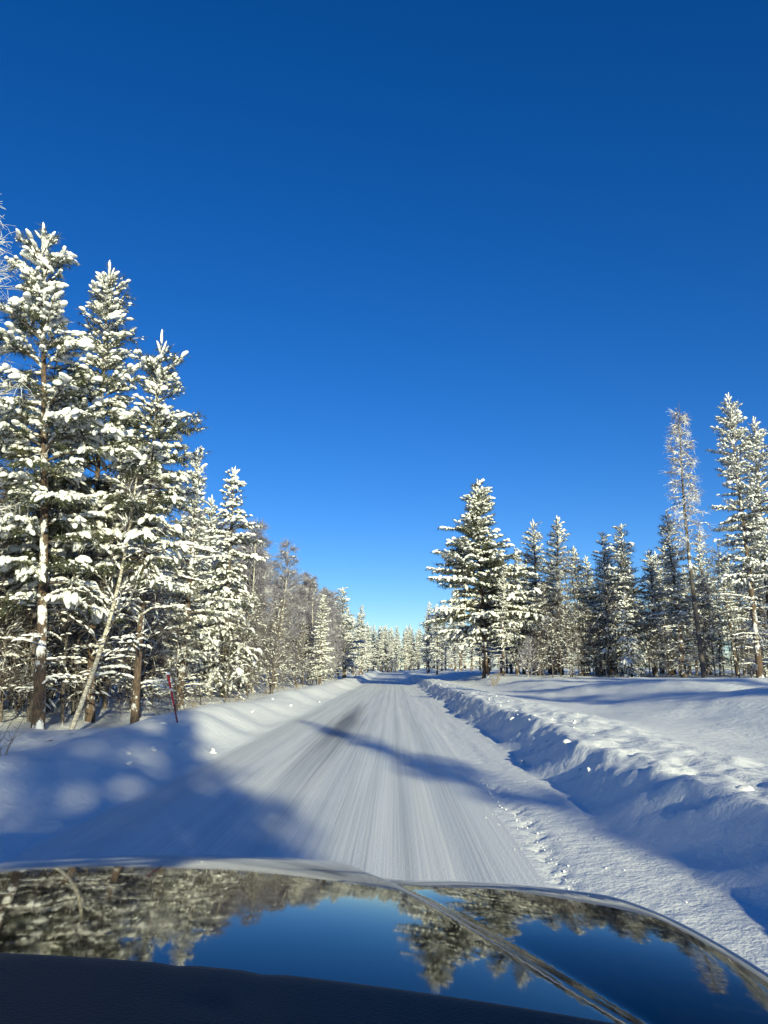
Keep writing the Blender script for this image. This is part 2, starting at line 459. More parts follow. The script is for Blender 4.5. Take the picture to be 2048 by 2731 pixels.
def gen_conifer(seed, H=10, hb=2.2, Rm=2.0, kind='pine', whorl=0.42, nb=5, tw=0.22, lump=1.0, big=0.35, snow=0.85,
                bunch=6, nd=0.06, nlen=0.12, nwd=0.012, dead=10, bend=0.12, r0=0.13, prof=0.8, sides=9, split_dead=False, bigw=0.075, lsp=0.19, dust=0):
    rg = np.random.default_rng(seed)
    out = dict(trunk=Buf(), branch=Buf(), needle=Buf(), snow=Buf(), dead=[])
    tp = trunk_path(H, rg, bend)
    tr = r0 * (1 - np.clip(tp[:, 2], 0, H) / H) ** 0.8 + 0.012
    tr[0] *= 1.25; tr[1] *= 1.12
    tube(out['trunk'], tp, tr, sides)
    small, bigl, NP, ND = [], [], [], []
    def lumpat(p, d, L, wdt, hgt, force=False):
        (bigl if (wdt > bigw or force) else small).append((p + np.array([0, 0, hgt * 0.35]), d, (L, wdt, hgt)))
    z = hb
    lob = rg.uniform(0, 6.28, 6); gaps = rg.uniform(hb, H * 0.85, 3)
    while z < H - 0.35:
        fr = (z - hb) / (H - hb)
        env = (1 - fr) ** prof * min(1, 0.62 + fr * 3.0)
        n = max(3, int(round(nb * (0.75 + 0.5 * rg.random()) * (1 if fr < 0.85 else 0.75))))
        a0 = rg.uniform(0, 6.28)
        for k in range(n):
            az = a0 + 6.283 * k / n + rg.normal() * 0.4
            irr = 0.82 + 0.22 * math.sin(az + lob[0] + z * 0.9) + 0.16 * math.sin(2 * az + lob[1] - z * 1.7) + 0.16 * math.sin(z * 2.6 + lob[2])
            irr *= 1 - 0.35 * max(math.exp(-((z - g_) / 0.3) ** 2) for g_ in gaps)
            L = Rm * env * irr * rg.uniform(0.55, 1.2) + 0.16
            bsn = snow * rg.choice([0.35, 0.8, 1.1, 1.25])
            if kind == 'pine':
                e0 = R(12 + 42 * fr ** 1.5 + rg.normal() * 9); e1 = e0 - R(38 - 22 * fr); tip = R(14)
            else:
                e0 = R(-8 + 42 * fr ** 2 + rg.normal() * 6); e1 = e0 - R(26 - 12 * fr); tip = R(18)
            p0 = trunk_at(tp, z + rg.normal() * whorl * 0.35)
            pts = curve(p0, az, e0, e1, L, 6, rg, 0.05, tip)
            rb = 0.010 + 0.011 * L
            tube(out['branch'], pts, np.linspace(rb, 0.006, 7), 4)
            # snow lying along the limb
            for s in np.arange(0.15, 1.0, lsp * 0.75 / max(L, 0.4)):
                if rg.random() < 1.1 * bsn:
                    p, d = along(pts, s)
                    lumpat(p + UP * rb, d, rg.uniform(0.08, 0.14) * lump, rg.uniform(0.03, 0.055) * lump, rg.uniform(0.035, 0.055) * lump)
            # side shoots
            s = 0.22 if L > 0.9 else 0.3
            sd = 1
            while s <= 1.001:
                p, d = along(pts, min(s, 1))
                baz = math.atan2(d[1], d[0]); bel = math.asin(np.clip(d[2], -1, 1))
                for sd in ((1, -1) if s < 0.97 else (0,)):
                    tl = (0.16 + 0.42 * (1 - s) * L ** 0.8 + 0.10 * rg.random()) * (0.8 if kind == 'pine' else 0.72)
                    tl = min(tl, 0.85)
                    q = curve(p, baz + sd * R(rg.uniform(32, 68)), bel + R(rg.uniform(-6, 14) + 8 * fr), bel - R(rg.uniform(12, 40) * (1 - 0.6 * fr)), tl, 3, rg, 0.08)
                    tube(out['branch'], q, np.linspace(0.007, 0.004, 4), 3, cap=False)
                    m = max(2, int(tl / nd))
                    for t in np.linspace(0.15, 1, m):
                        pp, dd = along(q, t); NP.append(pp); ND.append(dd)
                    for _k in range(dust):
                        pp, dd = along(q, rg.uniform(0.2, 1)); f = rg.uniform(0.5, 1.2)
                        small.append((pp + rg.normal(size=3) * 0.035, dd, (0.04 * f, 0.018 * f, 0.016 * f)))
                    loaded = rg.random()
                    if loaded < bsn:
                        nl = max(1, int(tl / lsp + 0.5))
                        for t in np.linspace(1.0, 0.35, nl) if nl > 1 else (0.8,):
                            pp, dd = along(q, t)
                            f = lump * rg.uniform(0.75, 1.25)
                            if rg.random() < big * (0.4 + 0.6 * s): f *= rg.uniform(1.2, 1.55)
                            w_ = 0.05 * f
                            dd = dd + np.array([0, 0, -rg.uniform(0.05, 0.75) * (1 - 0.7 * fr)])
                            lumpat(pp, dd, w_ * rg.uniform(1.5, 2.5), w_, w_ * rg.uniform(0.85, 1.2))
                s += tw / max(L, 0.35)
        z += whorl * rg.uniform(0.7, 1.25) * (1.0 - 0.35 * fr)
    # leader with upright rime-covered shoots
    top = tp[-1]
    for k in range(6):
        d = sph(rg.uniform(0, 6.28), R(90 if k == 0 else rg.uniform(48, 75)))
        b0 = top - UP * (0.0 if k == 0 else rg.uniform(0.05, 0.35)); l = rg.uniform(0.22, 0.36)
        tube(out['branch'], [b0, b0 + d * l], [0.008, 0.005], 3)
        bigl.append((b0 + d * l * 0.62, d, (l * 0.55, 0.030 * lump ** .5, 0.034 * lump ** .5)))
        for t in (0.2, 0.5, 0.8): NP.append(b0 + d * l * t); ND.append(d)
    blades(out['needle'], NP, ND, rg, bunch, nlen, nwd)
    put_lumps(out['snow'], small, LUMP_S, rg)
    put_lumps(out['snow'], bigl, LUMP_B, rg)
    # bare dead limbs on the lower trunk, a line of snow on each
    for k in range(dead):
        zz = rg.uniform(0.7, hb + 0.5) if k else 0.9
        az = 6.283 * (k * 0.381) + rg.normal() * 0.3
        L = rg.uniform(0.6, 1.0) * (0.6 + 0.35 * zz)
        L = min(L, Rm * 1.05)
        pts = curve(trunk_at(tp, zz), az, R(rg.uniform(5, 30)), R(rg.uniform(-30, 0)), L, 6, rg, 0.09)
        wb, sb = (Buf(), Buf()) if split_dead else (out['branch'], out['snow'])
        tube(wb, pts, np.linspace(0.018, 0.006, 7), 4)
        rec = []
        for s in np.arange(0.1, 1.0, 0.11 / L):
            if rg.random() < 0.85:
                p, d = along(pts, s); f = rg.uniform(0.7, 1.3)
                rec.append((p + UP * 0.02, d, (0.085 * f, 0.026 * f, 0.03 * f)))
        for _ in range(5):
            p, d = along(pts, rg.uniform(0.3, 1))
            q = curve(p, math.atan2(d[1], d[0]) + rg.choice([-1, 1]) * R(rg.uniform(30, 60)), R(rg.uniform(0, 25)), R(-15), rg.uniform(0.2, 0.55), 3, rg, 0.1)
            tube(wb, q, np.linspace(0.007, 0.003, 4), 3)
            for t in (0.35, 0.75):
                p2, d2 = along(q, t); rec.append((p2 + UP * 0.01, d2, (0.07, 0.017, 0.02)))
        put_lumps(sb, rec, LUMP_S, rg)
        if split_dead: out['dead'].append((wb, sb))
    return out

def gen_birch(seed, H=8, hb=1.5, Rm=1.5, n1=26, n2=9, n3=5, r0=0.07, snow=0.3, tw=0.006, upright=40, bend=0.15, dens=1.0, stub=0.95):
    rg = np.random.default_rng(seed)
    out = dict(trunk=Buf(), crown=Buf(), snow=Buf())
    tp = trunk_path(H, rg, bend)
    tube(out['trunk'], tp, r0 * (1 - np.clip(tp[:, 2], 0, H) / H) ** 0.75 + 0.008, 8)
    rec = []
    for i in range(n1):
        fr = (i + rg.random()) / n1
        z = hb + (H * stub - hb) * fr
        L = Rm * (1 - fr) ** 0.65 * rg.uniform(0.6, 1.1) + 0.25
        az = i * 2.4 + rg.normal() * 0.4
        e0 = R(upright + 15 * fr + rg.normal() * 10)
        pts = curve(trunk_at(tp, z), az, e0, e0 - R(35), L, 6, rg, 0.08)
        tube(out['crown'], pts, np.linspace(0.008 + 0.008 * L, tw, 7), 4)
        for s in np.arange(0.15, 1, 0.2 / L):
            if rg.random() < snow:
                p, d = along(pts, s); f = rg.uniform(0.7, 1.4); rec.append((p + UP * 0.015, d, (0.09 * f, 0.022 * f, 0.026 * f)))
        for j in range(int(n2 * dens)):
            s = rg.uniform(0.15, 1)
            p, d = along(pts, s)
            l2 = (0.25 + 0.4 * (1 - s)) * L * rg.uniform(0.5, 1) + 0.15
            az2 = math.atan2(d[1], d[0]) + rg.choice([-1, 1]) * R(rg.uniform(20, 65)); e2 = math.asin(np.clip(d[2], -1, 1)) + R(rg.normal() * 22)
            q = curve(p, az2, e2, e2 - R(28), l2, 4, rg, 0.1)
            tube(out['crown'], q, np.linspace(tw * 1.2, tw * 0.7, 5), 3)
            if rg.random() < snow:
                p3, d3 = along(q, 0.5); rec.append((p3 + UP * 0.01, d3, (0.12, 0.018, 0.02)))
            for k in range(n3):
                p4, d4 = along(q, rg.uniform(0.15, 1))
                a4 = math.atan2(d4[1], d4[0]) + R(rg.normal() * 50); e4 = math.asin(np.clip(d4[2], -1, 1)) + R(rg.normal() * 30)
                l4 = rg.uniform(0.15, 0.42)
                t = curve(p4, a4, e4, e4 - R(30), l4, 2, rg, 0.12)
                tube(out['crown'], t, np.linspace(tw * 0.8, tw * 0.5, 3), 3, cap=False)
    put_lumps(out['snow'], rec, LUMP_S, rg)
    return out

# ------------------------------------------------------------------ prototypes -> mesh data
PARTS = {}
def proto_conifer(key, needle=M_NEEDLE, bark=M_PBARK, **kw):
    g = gen_conifer(**kw)
    parts = [('trunk', g['trunk'].mesh('trunk', bark), None), ('branchwork', g['branch'].mesh('branchwork', M_TWIG), 'stuff'),
             ('needle_foliage', g['needle'].mesh('needle_foliage', needle, False), 'stuff'), ('snow_cover', g['snow'].mesh('snow_cover', M_TSNOW), 'stuff')]
    dead = [(w.mesh('branch', M_TWIG), s.mesh('snow_line', M_TSNOW)) for w, s in g['dead']]
    PARTS[key] = (parts, dead, kw['H'])
def proto_birch(key, bark=M_BBARK, twig=M_FROST, **kw):
    g = gen_birch(**kw)
    parts = [('trunk', g['trunk'].mesh('trunk', bark), None), ('twig_crown', g['crown'].mesh('twig_crown', twig), 'stuff')]
    if g['snow'].n: parts.append(('snow_cover', g['snow'].mesh('snow_cover', M_TSNOW), 'stuff'))
    PARTS[key] = (parts, [], kw['H'])

near = dict(dust=2, split_dead=True, bigw=0.05, lsp=0.135, whorl=0.34, nb=5, tw=0.18, snow=0.55, bunch=8, nlen=0.17, nwd=0.013, nd=0.06)
proto_conifer('pineA', seed=11, H=10.4, hb=2.5, Rm=2.35, lump=0.95, prof=0.7, big=0.4, dead=12, r0=0.10, **near)
proto_conifer('pineB', seed=12, H=10.4, hb=2.7, Rm=2.0, lump=0.92, prof=0.7, big=0.4, dead=14, r0=0.08, **near)
proto_conifer('pineC', seed=13, H=8.0, hb=3.1, Rm=1.6, lump=0.86, prof=0.72, big=0.35, dead=26, r0=0.068, **near)
mid = dict(whorl=0.40, nb=5, tw=0.23, nd=0.09, nlen=0.17, nwd=0.02, bunch=7, snow=0.62, lsp=0.17, bigw=0.08)
proto_conifer('pineM1', seed=21, needle=M_NEEDLEF, H=10, hb=2.0, Rm=2.0, lump=0.95, big=0.25, dead=14, **mid)
proto_conifer('pineM2', seed=22, needle=M_NEEDLEF, H=10, hb=3.2, Rm=1.6, lump=0.9, big=0.2, dead=22, **mid)
proto_conifer('pineM3', seed=23, needle=M_NEEDLEF, H=10, hb=1.4, Rm=1.8, lump=0.98, big=0.25, dead=10, prof=0.65, **mid)
proto_conifer('pineR', seed=24, H=13, hb=2.6, Rm=4.5, lump=1.25, big=0.35, dead=14, r0=0.16, prof=0.8, whorl=0.40, nb=8, tw=0.28, nd=0.10, nlen=0.24, nwd=0.03, bunch=7, snow=0.70)
proto_conifer('pineT', seed=25, needle=M_NEEDLEF, H=14, hb=4.6, Rm=2.3, lump=0.95, big=0.25, dead=30, r0=0.14, prof=0.6, **mid)
spr = dict(kind='spruce', whorl=0.32, nb=6, tw=0.24, nd=0.09, nlen=0.13, nwd=0.02, bunch=6, bark=M_DBARK, snow=0.6)
proto_conifer('spruceA', seed=31, H=9, hb=1.0, Rm=2.4, lump=1.05, big=0.4, dead=6, prof=0.85, **spr)
proto_conifer('spruceB', seed=32, H=6, hb=0.4, Rm=1.25, lump=1.05, big=0.3, dead=2, r0=0.07, prof=0.9, **spr)
proto_birch('birchN', seed=41, H=7, hb=1.6, Rm=1.6, n1=22, r0=0.055, snow=0.85, bend=0.32, twig=M_TWIG)
proto_birch('birchG1', seed=42, H=8.5, hb=1.0, Rm=2.0, n1=50, n2=12, n3=7, r0=0.06, snow=0.06, tw=0.009, bend=0.2)
proto_birch('birchG2', seed=43, H=8.5, hb=0.8, Rm=1.7, n1=50, n2=12, n3=7, r0=0.05, snow=0.08, tw=0.009, upright=48)
proto_birch('sapling1', seed=44, H=5, hb=0.4, Rm=1.1, n1=34, n2=7, n3=4, r0=0.035, snow=0.3, tw=0.006, bark=M_TWIG, twig=M_TWIG)
proto_birch('sapling2', seed=45, H=5, hb=0.3, Rm=1.3, n1=32, n2=8, n3=4, r0=0.03, snow=0.35, tw=0.006, bark=M_DBARK, twig=M_TWIG, upright=25)
proto_birch('larch', seed=46, H=14.5, hb=6.5, Rm=0.85, n1=80, n2=8, n3=4, r0=0.12, snow=0.5, tw=0.009, upright=20, bark=M_DBARK, twig=M_LARCH, bend=0.18)
proto_birch('poletree', seed=48, H=8, hb=2.6, Rm=1.0, n1=26, n2=7, n3=4, r0=0.04, snow=0.3, tw=0.006, bark=M_DBARK, twig=M_TWIG)
proto_birch('birchE', seed=49, H=11, hb=3, Rm=2.6, n1=44, n2=10, n3=5, r0=0.09, snow=0.2, tw=0.007, twig=M_RIME)
proto_birch('bush', seed=47, H=2.6, hb=0.1, Rm=1.1, n1=26, n2=7, n3=5, r0=0.02, snow=0.3, tw=0.008, upright=50)

def tree(key, name, x, y, H, rot, label, cat, group=None, lean=(0, 0), dead=True, wide=1.0):
    parts, limbs, h0 = PARTS[key]
    e = empty(name, (x, y, gz(x, y) - 0.02))
    s = H / h0
    e.scale = (s * wide, s * wide, s)
    e.rotation_euler = (R(lean[0]), R(lean[1]), 0)
    tag(e, label, cat, group)
    for pn, me, kd in parts:
        o = link(pn, me, e); o.rotation_euler = (0, 0, R(rot))
        if kd: o['kind'] = kd
    if dead:
        for wm, sm in limbs:
            o = link('branch', wm, e); o.rotation_euler = (0, 0, R(rot))
            c = link('snow_line', sm, o); c['kind'] = 'stuff'
    return e

# ---- trees one can single out, left of the road
PT, ST, BT = 'pine_tree', 'spruce_tree', 'birch_tree'
GL = 'tall pines at the left edge of the road'
tree('pineA', PT, -6.55, 14.5, 10.0, 20, 'tallest snow-laden pine on the left with forked top and thick trunk', 'pine', GL, (0, -3.5))
tree('birchN', BT, -5.85, 14.3, 5.6, 60, 'white-barked birch leaning right beside the thick pine trunk', 'birch', None, (0, 12))
tree('pineB', PT, -6.55, 17.0, 10.4, 140, 'second tallest snowy pine, just right of the tallest one', 'pine', GL, (0, -2))
tree('pineC', PT, -5.1, 15.5, 7.9, 250, 'slim reddish-trunked pine with many bare snowy limbs behind the red stake', 'pine', GL)
tree('birchE', BT, -9.05, 14.3, 10.9, 200, 'tall frosted birch crown reaching in at the left picture edge', 'birch')
tree('pineM1', PT, -6.0, 22.0, 7.4, 30, 'snow-crusted pine between the slim red-trunked pine and the big spruce', 'pine', GL)
tree('spruceA', ST, -6.3, 29.0, 8.6, 80, 'large snow-plastered spruce on the left with tiered pointed top', 'spruce')
tree('pineM3', PT, -4.9, 52.0, 5.9, 10, 'small snowy pine in front of the grey birches on the left', 'pine')
tree('pineM3', PT, -5.2, 82.0, 9.3, 200, 'pale snowy pine at the far left end of the grey birches', 'pine', wide=1.5)
tree('pineM3', PT, -3.9, 97.0, 8.3, 120, 'snowy pine nearest the far bend on the left roadside', 'pine')
# ---- right of the road
tree('pineR', PT, 6.1, 52.0, 13.2, 0, 'broad dark-sided snowy pine standing alone by the road on the right', 'pine', wide=1.2)
tree('pineM2', PT, 6.9, 49.0, 6.4, 70, 'short bare-limbed pine in front of the broad pine', 'pine')
tree('pineM2', PT, 10.1, 56.0, 11.0, 160, 'narrow pine with ragged top right behind the broad pine', 'pine', wide=1.25)
tree('pineM1', PT, 11.0, 52.0, 10.4, 300, 'second pointed pine to the right of the broad pine', 'pine', wide=1.25)
tree('pineM3', PT, 13.8, 50.0, 9.0, 45, 'left one of the twin pines in the right tree line', 'pine', None, wide=1.25)
tree('pineM3', PT, 14.25, 47.0, 9.0, 210, 'right one of the twin pines in the right tree line', 'pine', None, wide=1.25)
tree('pineM1', PT, 12.3, 51.0, 8.3, 100, 'lower pine filling the gap just left of the twin pines', 'pine', wide=1.2)
tree('spruceB', ST, 13.5, 44.5, 4.6, 15, 'young spruce with drooping snowy limbs below the twin pines', 'spruce')
tree('larch', 'larch_tree', 15.0, 38.0, 14.2, 130, 'tall thin leafless larch with frosted reddish crown on the right', 'larch')
tree('pineT', PT, 17.7, 38.0, 14.3, 0, 'tallest pine at the right picture edge with bare lower trunk', 'pine')
tree('pineT', PT, 19.5, 40.0, 13.6, 110, 'tall pine cut off by the right picture edge', 'pine')
tree('pineM2', PT, 16.2, 44.0, 9.4, 250, 'medium pine standing just behind the larch trunk', 'pine', wide=1.25)
tree('pineM1', PT, 16.0, 48.0, 7.6, 20, 'low snowy pine in the dip left of the larch', 'pine', wide=1.25)
tree('bush', 'frosted_bush', 7.9, 46.0, 2.2, 0, 'frosted leafless bush in front of the right tree line', 'bush')

# ---- rows of look-alikes
rg = np.random.default_rng(77)
def fill(n, x0, x1, y0, y1, keys, hs_, name, label, cat, group, mind=0.9, taken=[]):
    k = 0; tries = 0
    while k < n and tries < n * 40:
        tries += 1
        x, y = rg.uniform(x0, x1), rg.uniform(y0, y1)
        if any((x - a) ** 2 + (y - b_) ** 2 < mind ** 2 for a, b_ in taken): continue
        taken.append((x, y))
        tree(keys[rg.integers(len(keys))], name, x, y, rg.uniform(*hs_), rg.uniform(0, 360), label, cat, group, (rg.normal() * 1.5, rg.normal() * 1.5), dead=False)
        k += 1
LF, RF = 'left forest', 'right forest'
fill(20, -8.6, -6.0, 34, 82, ['birchG1', 'birchG2'], (7.8, 9.4), BT, 'grey frosted leafless birch in the row along the left verge', 'birch', 'grey birches along the left verge', 1.5)
fill(26, -12, -8.0, 32, 90, ['birchG1', 'birchG2'], (8, 9.6), BT, 'grey frosted leafless birch in the row along the left verge', 'birch', 'grey birches along the left verge', 1.5)
fill(30, -7.0, -5.3, 16, 84, ['sapling1', 'sapling2'], (2.0, 4.6), 'birch_sapling', 'slender snow-dusted sapling under the taller trees of the left verge', 'sapling', 'saplings along the left verge', 0.8)
fill(26, -10.5, -6.8, 12.5, 22, ['sapling1', 'sapling2'], (3, 6), 'birch_sapling', 'thin dark sapling inside the left forest behind the pines', 'sapling', 'saplings inside the left forest', 0.5)
fill(22, -11.5, -6.6, 15, 27, ['poletree'], (6, 8.5), 'pole_tree', 'thin dark bare pole tree standing among the left pines', 'tree', 'bare pole trees among the left pines', 0.5)
fill(44, -20, -8, 12, 34, ['sapling1', 'sapling2', 'birchG2'], (3.5, 6.5), 'birch_sapling', 'thin dark sapling inside the left forest behind the pines', 'sapling', 'saplings inside the left forest', 0.6)
fill(32, -15, -7.2, 17, 42, ['pineM1', 'pineM2', 'pineM2', 'pineM3'], (6.0, 8.4), PT, 'snowy pine deep inside the left forest', 'pine', 'pines inside the left forest', 1.0)
fill(26, -36, -12, 22, 90, ['pineM1', 'pineM2', 'pineM3', 'spruceA'], (6.5, 9), PT, 'snowy pine deep inside the left forest', 'pine', 'pines inside the left forest', 1.3)
fill(10, -26, -10, 12, 20, ['pineM2', 'pineM1'], (6.5, 8.5), PT, 'snowy pine deep inside the left forest', 'pine', 'pines inside the left forest', 1.3)
fill(28, -16, -4.6, 86, 170, ['pineM1', 'pineM3', 'pineM2'], (7, 9.5), PT, 'distant snowy pine on the left side near the bend', 'pine', 'distant pines left of the road', 1.3)
fill(50, -9, 16, 178, 215, ['pineM1', 'pineM2', 'pineM3', 'pineM3'], (8, 11), PT, 'distant pale pine in the wall of trees across the end of the road', 'pine', 'trees across the end of the road', 0.9)
fill(30, 5.0, 20, 95, 165, ['pineM2', 'pineM1', 'pineM2'], (8.5, 11), PT, 'distant slim pine in the stand left of the broad pine', 'pine', 'distant pines right of the road', 1.3)
fill(44, 7.8, 26, 53, 72, ['pineM1', 'pineM2', 'pineM3', 'pineM3'], (6.5, 9.2), PT, 'snowy pine in the back rows of the right tree line', 'pine', 'back rows of the right tree line', 1.2)
fill(40, 15, 38, 41, 66, ['pineM2', 'pineT', 'pineM1', 'pineM2'], (7, 10), PT, 'slim snowy pine in the right forest behind the larch', 'pine', 'pines in the right forest', 1.1)
fill(50, 9, 32, 42, 60, ['spruceB', 'sapling1', 'sapling2', 'sapling1'], (2, 5), 'young_tree', 'low snow-covered young tree among the right forest trunks', 'young tree', 'young trees in the right forest', 0.7)
fill(44, 8.5, 27, 46, 62, ['poletree'], (5, 8.8), 'pole_tree', 'thin dark bare pole tree in the right forest', 'tree', 'bare pole trees in the right forest', 0.6)
# the far wood behind everything: one mass
fw, fs, fn = Buf(), Buf(), Buf()
for q in range(4):
    g = gen_conifer(seed=300 + q, H=10, hb=1.2, Rm=1.9, whorl=0.8, nb=5, tw=0.7, lump=2.6, big=0.3, snow=0.7, nd=0.25, nlen=0.5, nwd=0.10, bunch=4, dead=0, sides=5, bigw=9, lsp=0.6)
    arr = []
    for bk in ('trunk', 'needle', 'snow'):
        arr.append((np.concatenate(g[bk].V), np.concatenate(g[bk].F)))
    for k in range(38):
        r_ = rg.random()
        if r_ < 0.5: x, y = rg.uniform(-45, 60), rg.uniform(222, 300)
        elif r_ < 0.75: x, y = rg.uniform(-75, -38), rg.uniform(15, 220)
        else: x, y = rg.uniform(38, 75), rg.uniform(50, 220)
        h = rg.uniform(0.8, 1.05); a = rg.uniform(0, 6.28)
        Mx = np.array([[math.cos(a), math.sin(a), 0], [-math.sin(a), math.cos(a), 0], [0, 0, 1]]) * h
        for bf, (v_, f_) in zip((fw, fn, fs), arr): bf.add(v_ @ Mx + np.array([x, y, 0.4]), f_)
wood = link('distant_forest', fn.mesh('distant_forest', M_NEEDLEF, False))
tag(wood, 'far snowy forest closing the horizon behind the nearer trees', 'forest', kind='stuff')
for nm, bf, mt in (('trunk_mass', fw, M_DBARK), ('snow_cover', fs, M_TSNOW)):
    link(nm, bf.mesh(nm, mt), wood)['kind'] = 'stuff'

# ---- trees behind the viewer whose shadows fall across the road
GB = 'roadside pines behind the viewer'
for x, y, h, key in ((7.5, -24, 10.6, 'pineM1'), (7.6, -26.5, 9.6, 'pineM2'), (6.9, -30, 11.4, 'pineM3'), (6.4, -19.5, 8.0, 'pineM2'), (5.5, -29, 9.8, 'pineM1'), (9.2, -33, 12.2, 'pineM1'),
                     (9.6, -19, 8.6, 'pineM2'), (5.4, -33, 9.8, 'pineM3'),
                     (18, -10, 10, 'pineM1'), (20, -6, 11, 'pineM3'), (22, 0, 11, 'pineM1'), (23, 5, 11, 'pineM2'), (24, 10, 12, 'pineM3'), (17.5, -16, 12, 'pineM1'), (26, 14, 12, 'pineM1'), (26, 20, 12, 'pineM3'), (27, 26, 12, 'pineM1')):
    tree(key, PT, x, y, h, rg.uniform(0, 360), wide=0.75 if x == 9.6 else 1.0, label='roadside pine standing out of the picture behind the viewer', cat='pine', group=GB, dead=False)

# ------------------------------------------------------------------ red snow stake
st = empty('snow_stake', (-3.53, 13.0, gz(-3.53, 13.0) - 0.12))
tag(st, 'thin red plough marker stake leaning on the left snowbank', 'stake')
st.rotation_euler = (R(-3), R(-15.5), 0)
M_RED = plain('red_plastic', (0.48, 0.02, 0.03), 0.5)
M_DRED = plain('dark_red_plastic', (0.16, 0.015, 0.02), 0.5)
M_REFL = plain('reflector_tape', (0.75, 0.72, 0.70), 0.3)
def stick(z0, z1, r, mat, name):
    bb = Buf(); tube(bb, [(0, 0, z0), (0, 0, (z0 + z1) / 2), (0, 0, z1)], r, 10)
    return link(name, bb.mesh(name, mat), st)
stick(0, 0.42, 0.013, M_DRED, 'lower_rod')
stick(0.42, 0.93, 0.018, M_RED, 'upper_rod')
stick(0.66, 0.70, 0.0195, M_REFL, 'reflector_band')
bb = Buf(); inst(bb, *LUMP_B[0], [(0, 0, 0.95)], [(1, 0, 0.2)], UP, [(0.035, 0.03, 0.035)]); tag(link('snow_cap', bb.mesh('snow_cap', M_TSNOW), st))

# ------------------------------------------------------------------ dry stems on the left bank
def stems(name, x, y, n, h, seed, label, group):
    rr = np.random.default_rng(seed); bb = Buf()
    e = empty(name, (x, y, gz(x, y) - 0.05)); tag(e, label, 'plant', group)
    for i in range(n):
        az = rr.uniform(0, 6.28); l = h * rr.uniform(0.5, 1.1)
        pts = curve((rr.normal() * 0.09, rr.normal() * 0.09, 0), az, R(rr.uniform(60, 85)), R(rr.uniform(35, 75)), l, 5, rr, 0.1)
        tube(bb, pts, np.linspace(0.005, 0.0025, 6), 4)
        for _ in range(3):
            p, d = along(pts, rr.uniform(0.3, 0.9))
            q = curve(p, rr.uniform(0, 6.28), R(50), R(30), l * 0.3, 3, rr, 0.15); tube(bb, q, np.linspace(0.003, 0.002, 4), 3)
    link('dry_stem', bb.mesh('dry_stem', M_STEM), e)['kind'] = 'stuff'
M_STEM = plain('dry_stem', (0.30, 0.23, 0.13), 0.8)
stems('dry_plant', -4.35, 8.6, 9, 0.62, 5, 'dry leafless stems poking out of the snow at the left picture edge', None)
for i, (x, y, h) in enumerate(((-4.75, 17.5, .4), (-4.9, 19.5, .45), (-4.8, 23, .5), (-4.9, 25.5, .45), (-4.7, 29, .5), (-4.8, 33, .5), (-4.7, 38, .5))):
    stems('dry_plant', x, y, 10, h, 60 + i, ('nearest', 'second nearest', 'third nearest', 'middle', 'third farthest', 'second farthest', 'farthest')[i] + ' of seven dry stem tufts in the snow along the left trees', 'dry stems under the left trees')
for i, (x, y, h) in enumerate(((5.6, 44, .6), (6.2, 46.5, .7), (5.2, 41, .5))):
    stems('dry_plant', x, y, 14, h, 80 + i, ('middle', 'farthest', 'nearest')[i] + ' of three dry stem tufts in the snow before the broad pine', 'dry stems below the broad pine')

# ------------------------------------------------------------------ snow clods on the right bank
CL = [b_ for b_ in lump_templates(ICO2, 5, 9, 0.5)]
clod_me = []
for t in CL:
    bb = Buf(); bb.add(t[0], t[1]); clod_me.append(bb.mesh('snow_clod', M_BANK))
def clod(x, y, s, label, group=None, k=0):
    o = link('snow_clod', clod_me[k % 5]); o.location = (x, y, gz(x, y) + s * 0.15)
    o.scale = (s, s * 0.8, s * 0.75); o.rotation_euler = (rg.normal() * 0.3, rg.normal() * 0.3, rg.uniform(0, 6.28))
    tag(o, label, 'snow clod', group)
clod(2.45, 5.6, 0.06, 'largest snow clod on the near shaded bank at the right', None, 1)
clod(2.05, 9.4, 0.05, 'upright snow clod sticking out of the right bank face', None, 2)
clod(2.1, 14.0, 0.06, 'pale snow clod at the foot of the right bank midway', None, 3)
clod(1.62, 10.2, 0.05, 'single small clod at the edge of the road shoulder', None, 0)
for i in range(46):
    y = 6.5 + 34 * rg.random() ** 1.2; x = 2.25 + rg.normal() * 0.28 + 0.3 * rg.random()
    clod(x, y, rg.uniform(0.012, 0.034), 'small snow clod strewn along the crest of the right bank', 'snow clods along the right bank', i)
for i in range(10):
    y = 9 + 22 * rg.random(); x = -3.2 + rg.normal() * 0.25
    clod(x, y, rg.uniform(0.025, 0.06), 'small snow clod lying on the left bank', 'snow clods along the left bank', i)
# crumbs on the shoulder: too many to count
bb = Buf(); P = []
n = 240
yy = 3.4 + 22 * rg.random(n) ** 1.6; xx = 1.0 + rg.normal(size=n) * 0.22 + (yy > 12) * 0.2
for x, y in zip(xx, yy): P.append((x, y, gz(x, y) + 0.003))
for i in range(50):
    y = 4.3 + i * 0.1; x = 1.02 + 0.05 * math.sin(y * 1.3) + rg.normal() * 0.03; P.append((x, y, gz(x, y) + 0.005))
sc = rg.uniform(0.0015, 0.0055, (len(P), 1)) * np.array([[1.2, 1, 0.9]]); sc[n:] *= 1.5
inst(bb, *LUMP_S[1], P, rg.normal(size=(len(P), 3)) * [1, 1, 0.1], UP, sc)
tag(link('snow_crumbs', bb.mesh('snow_crumbs', M_BANK)), 'scattered crumbs of snow along the right road shoulder', 'snow', kind='stuff')

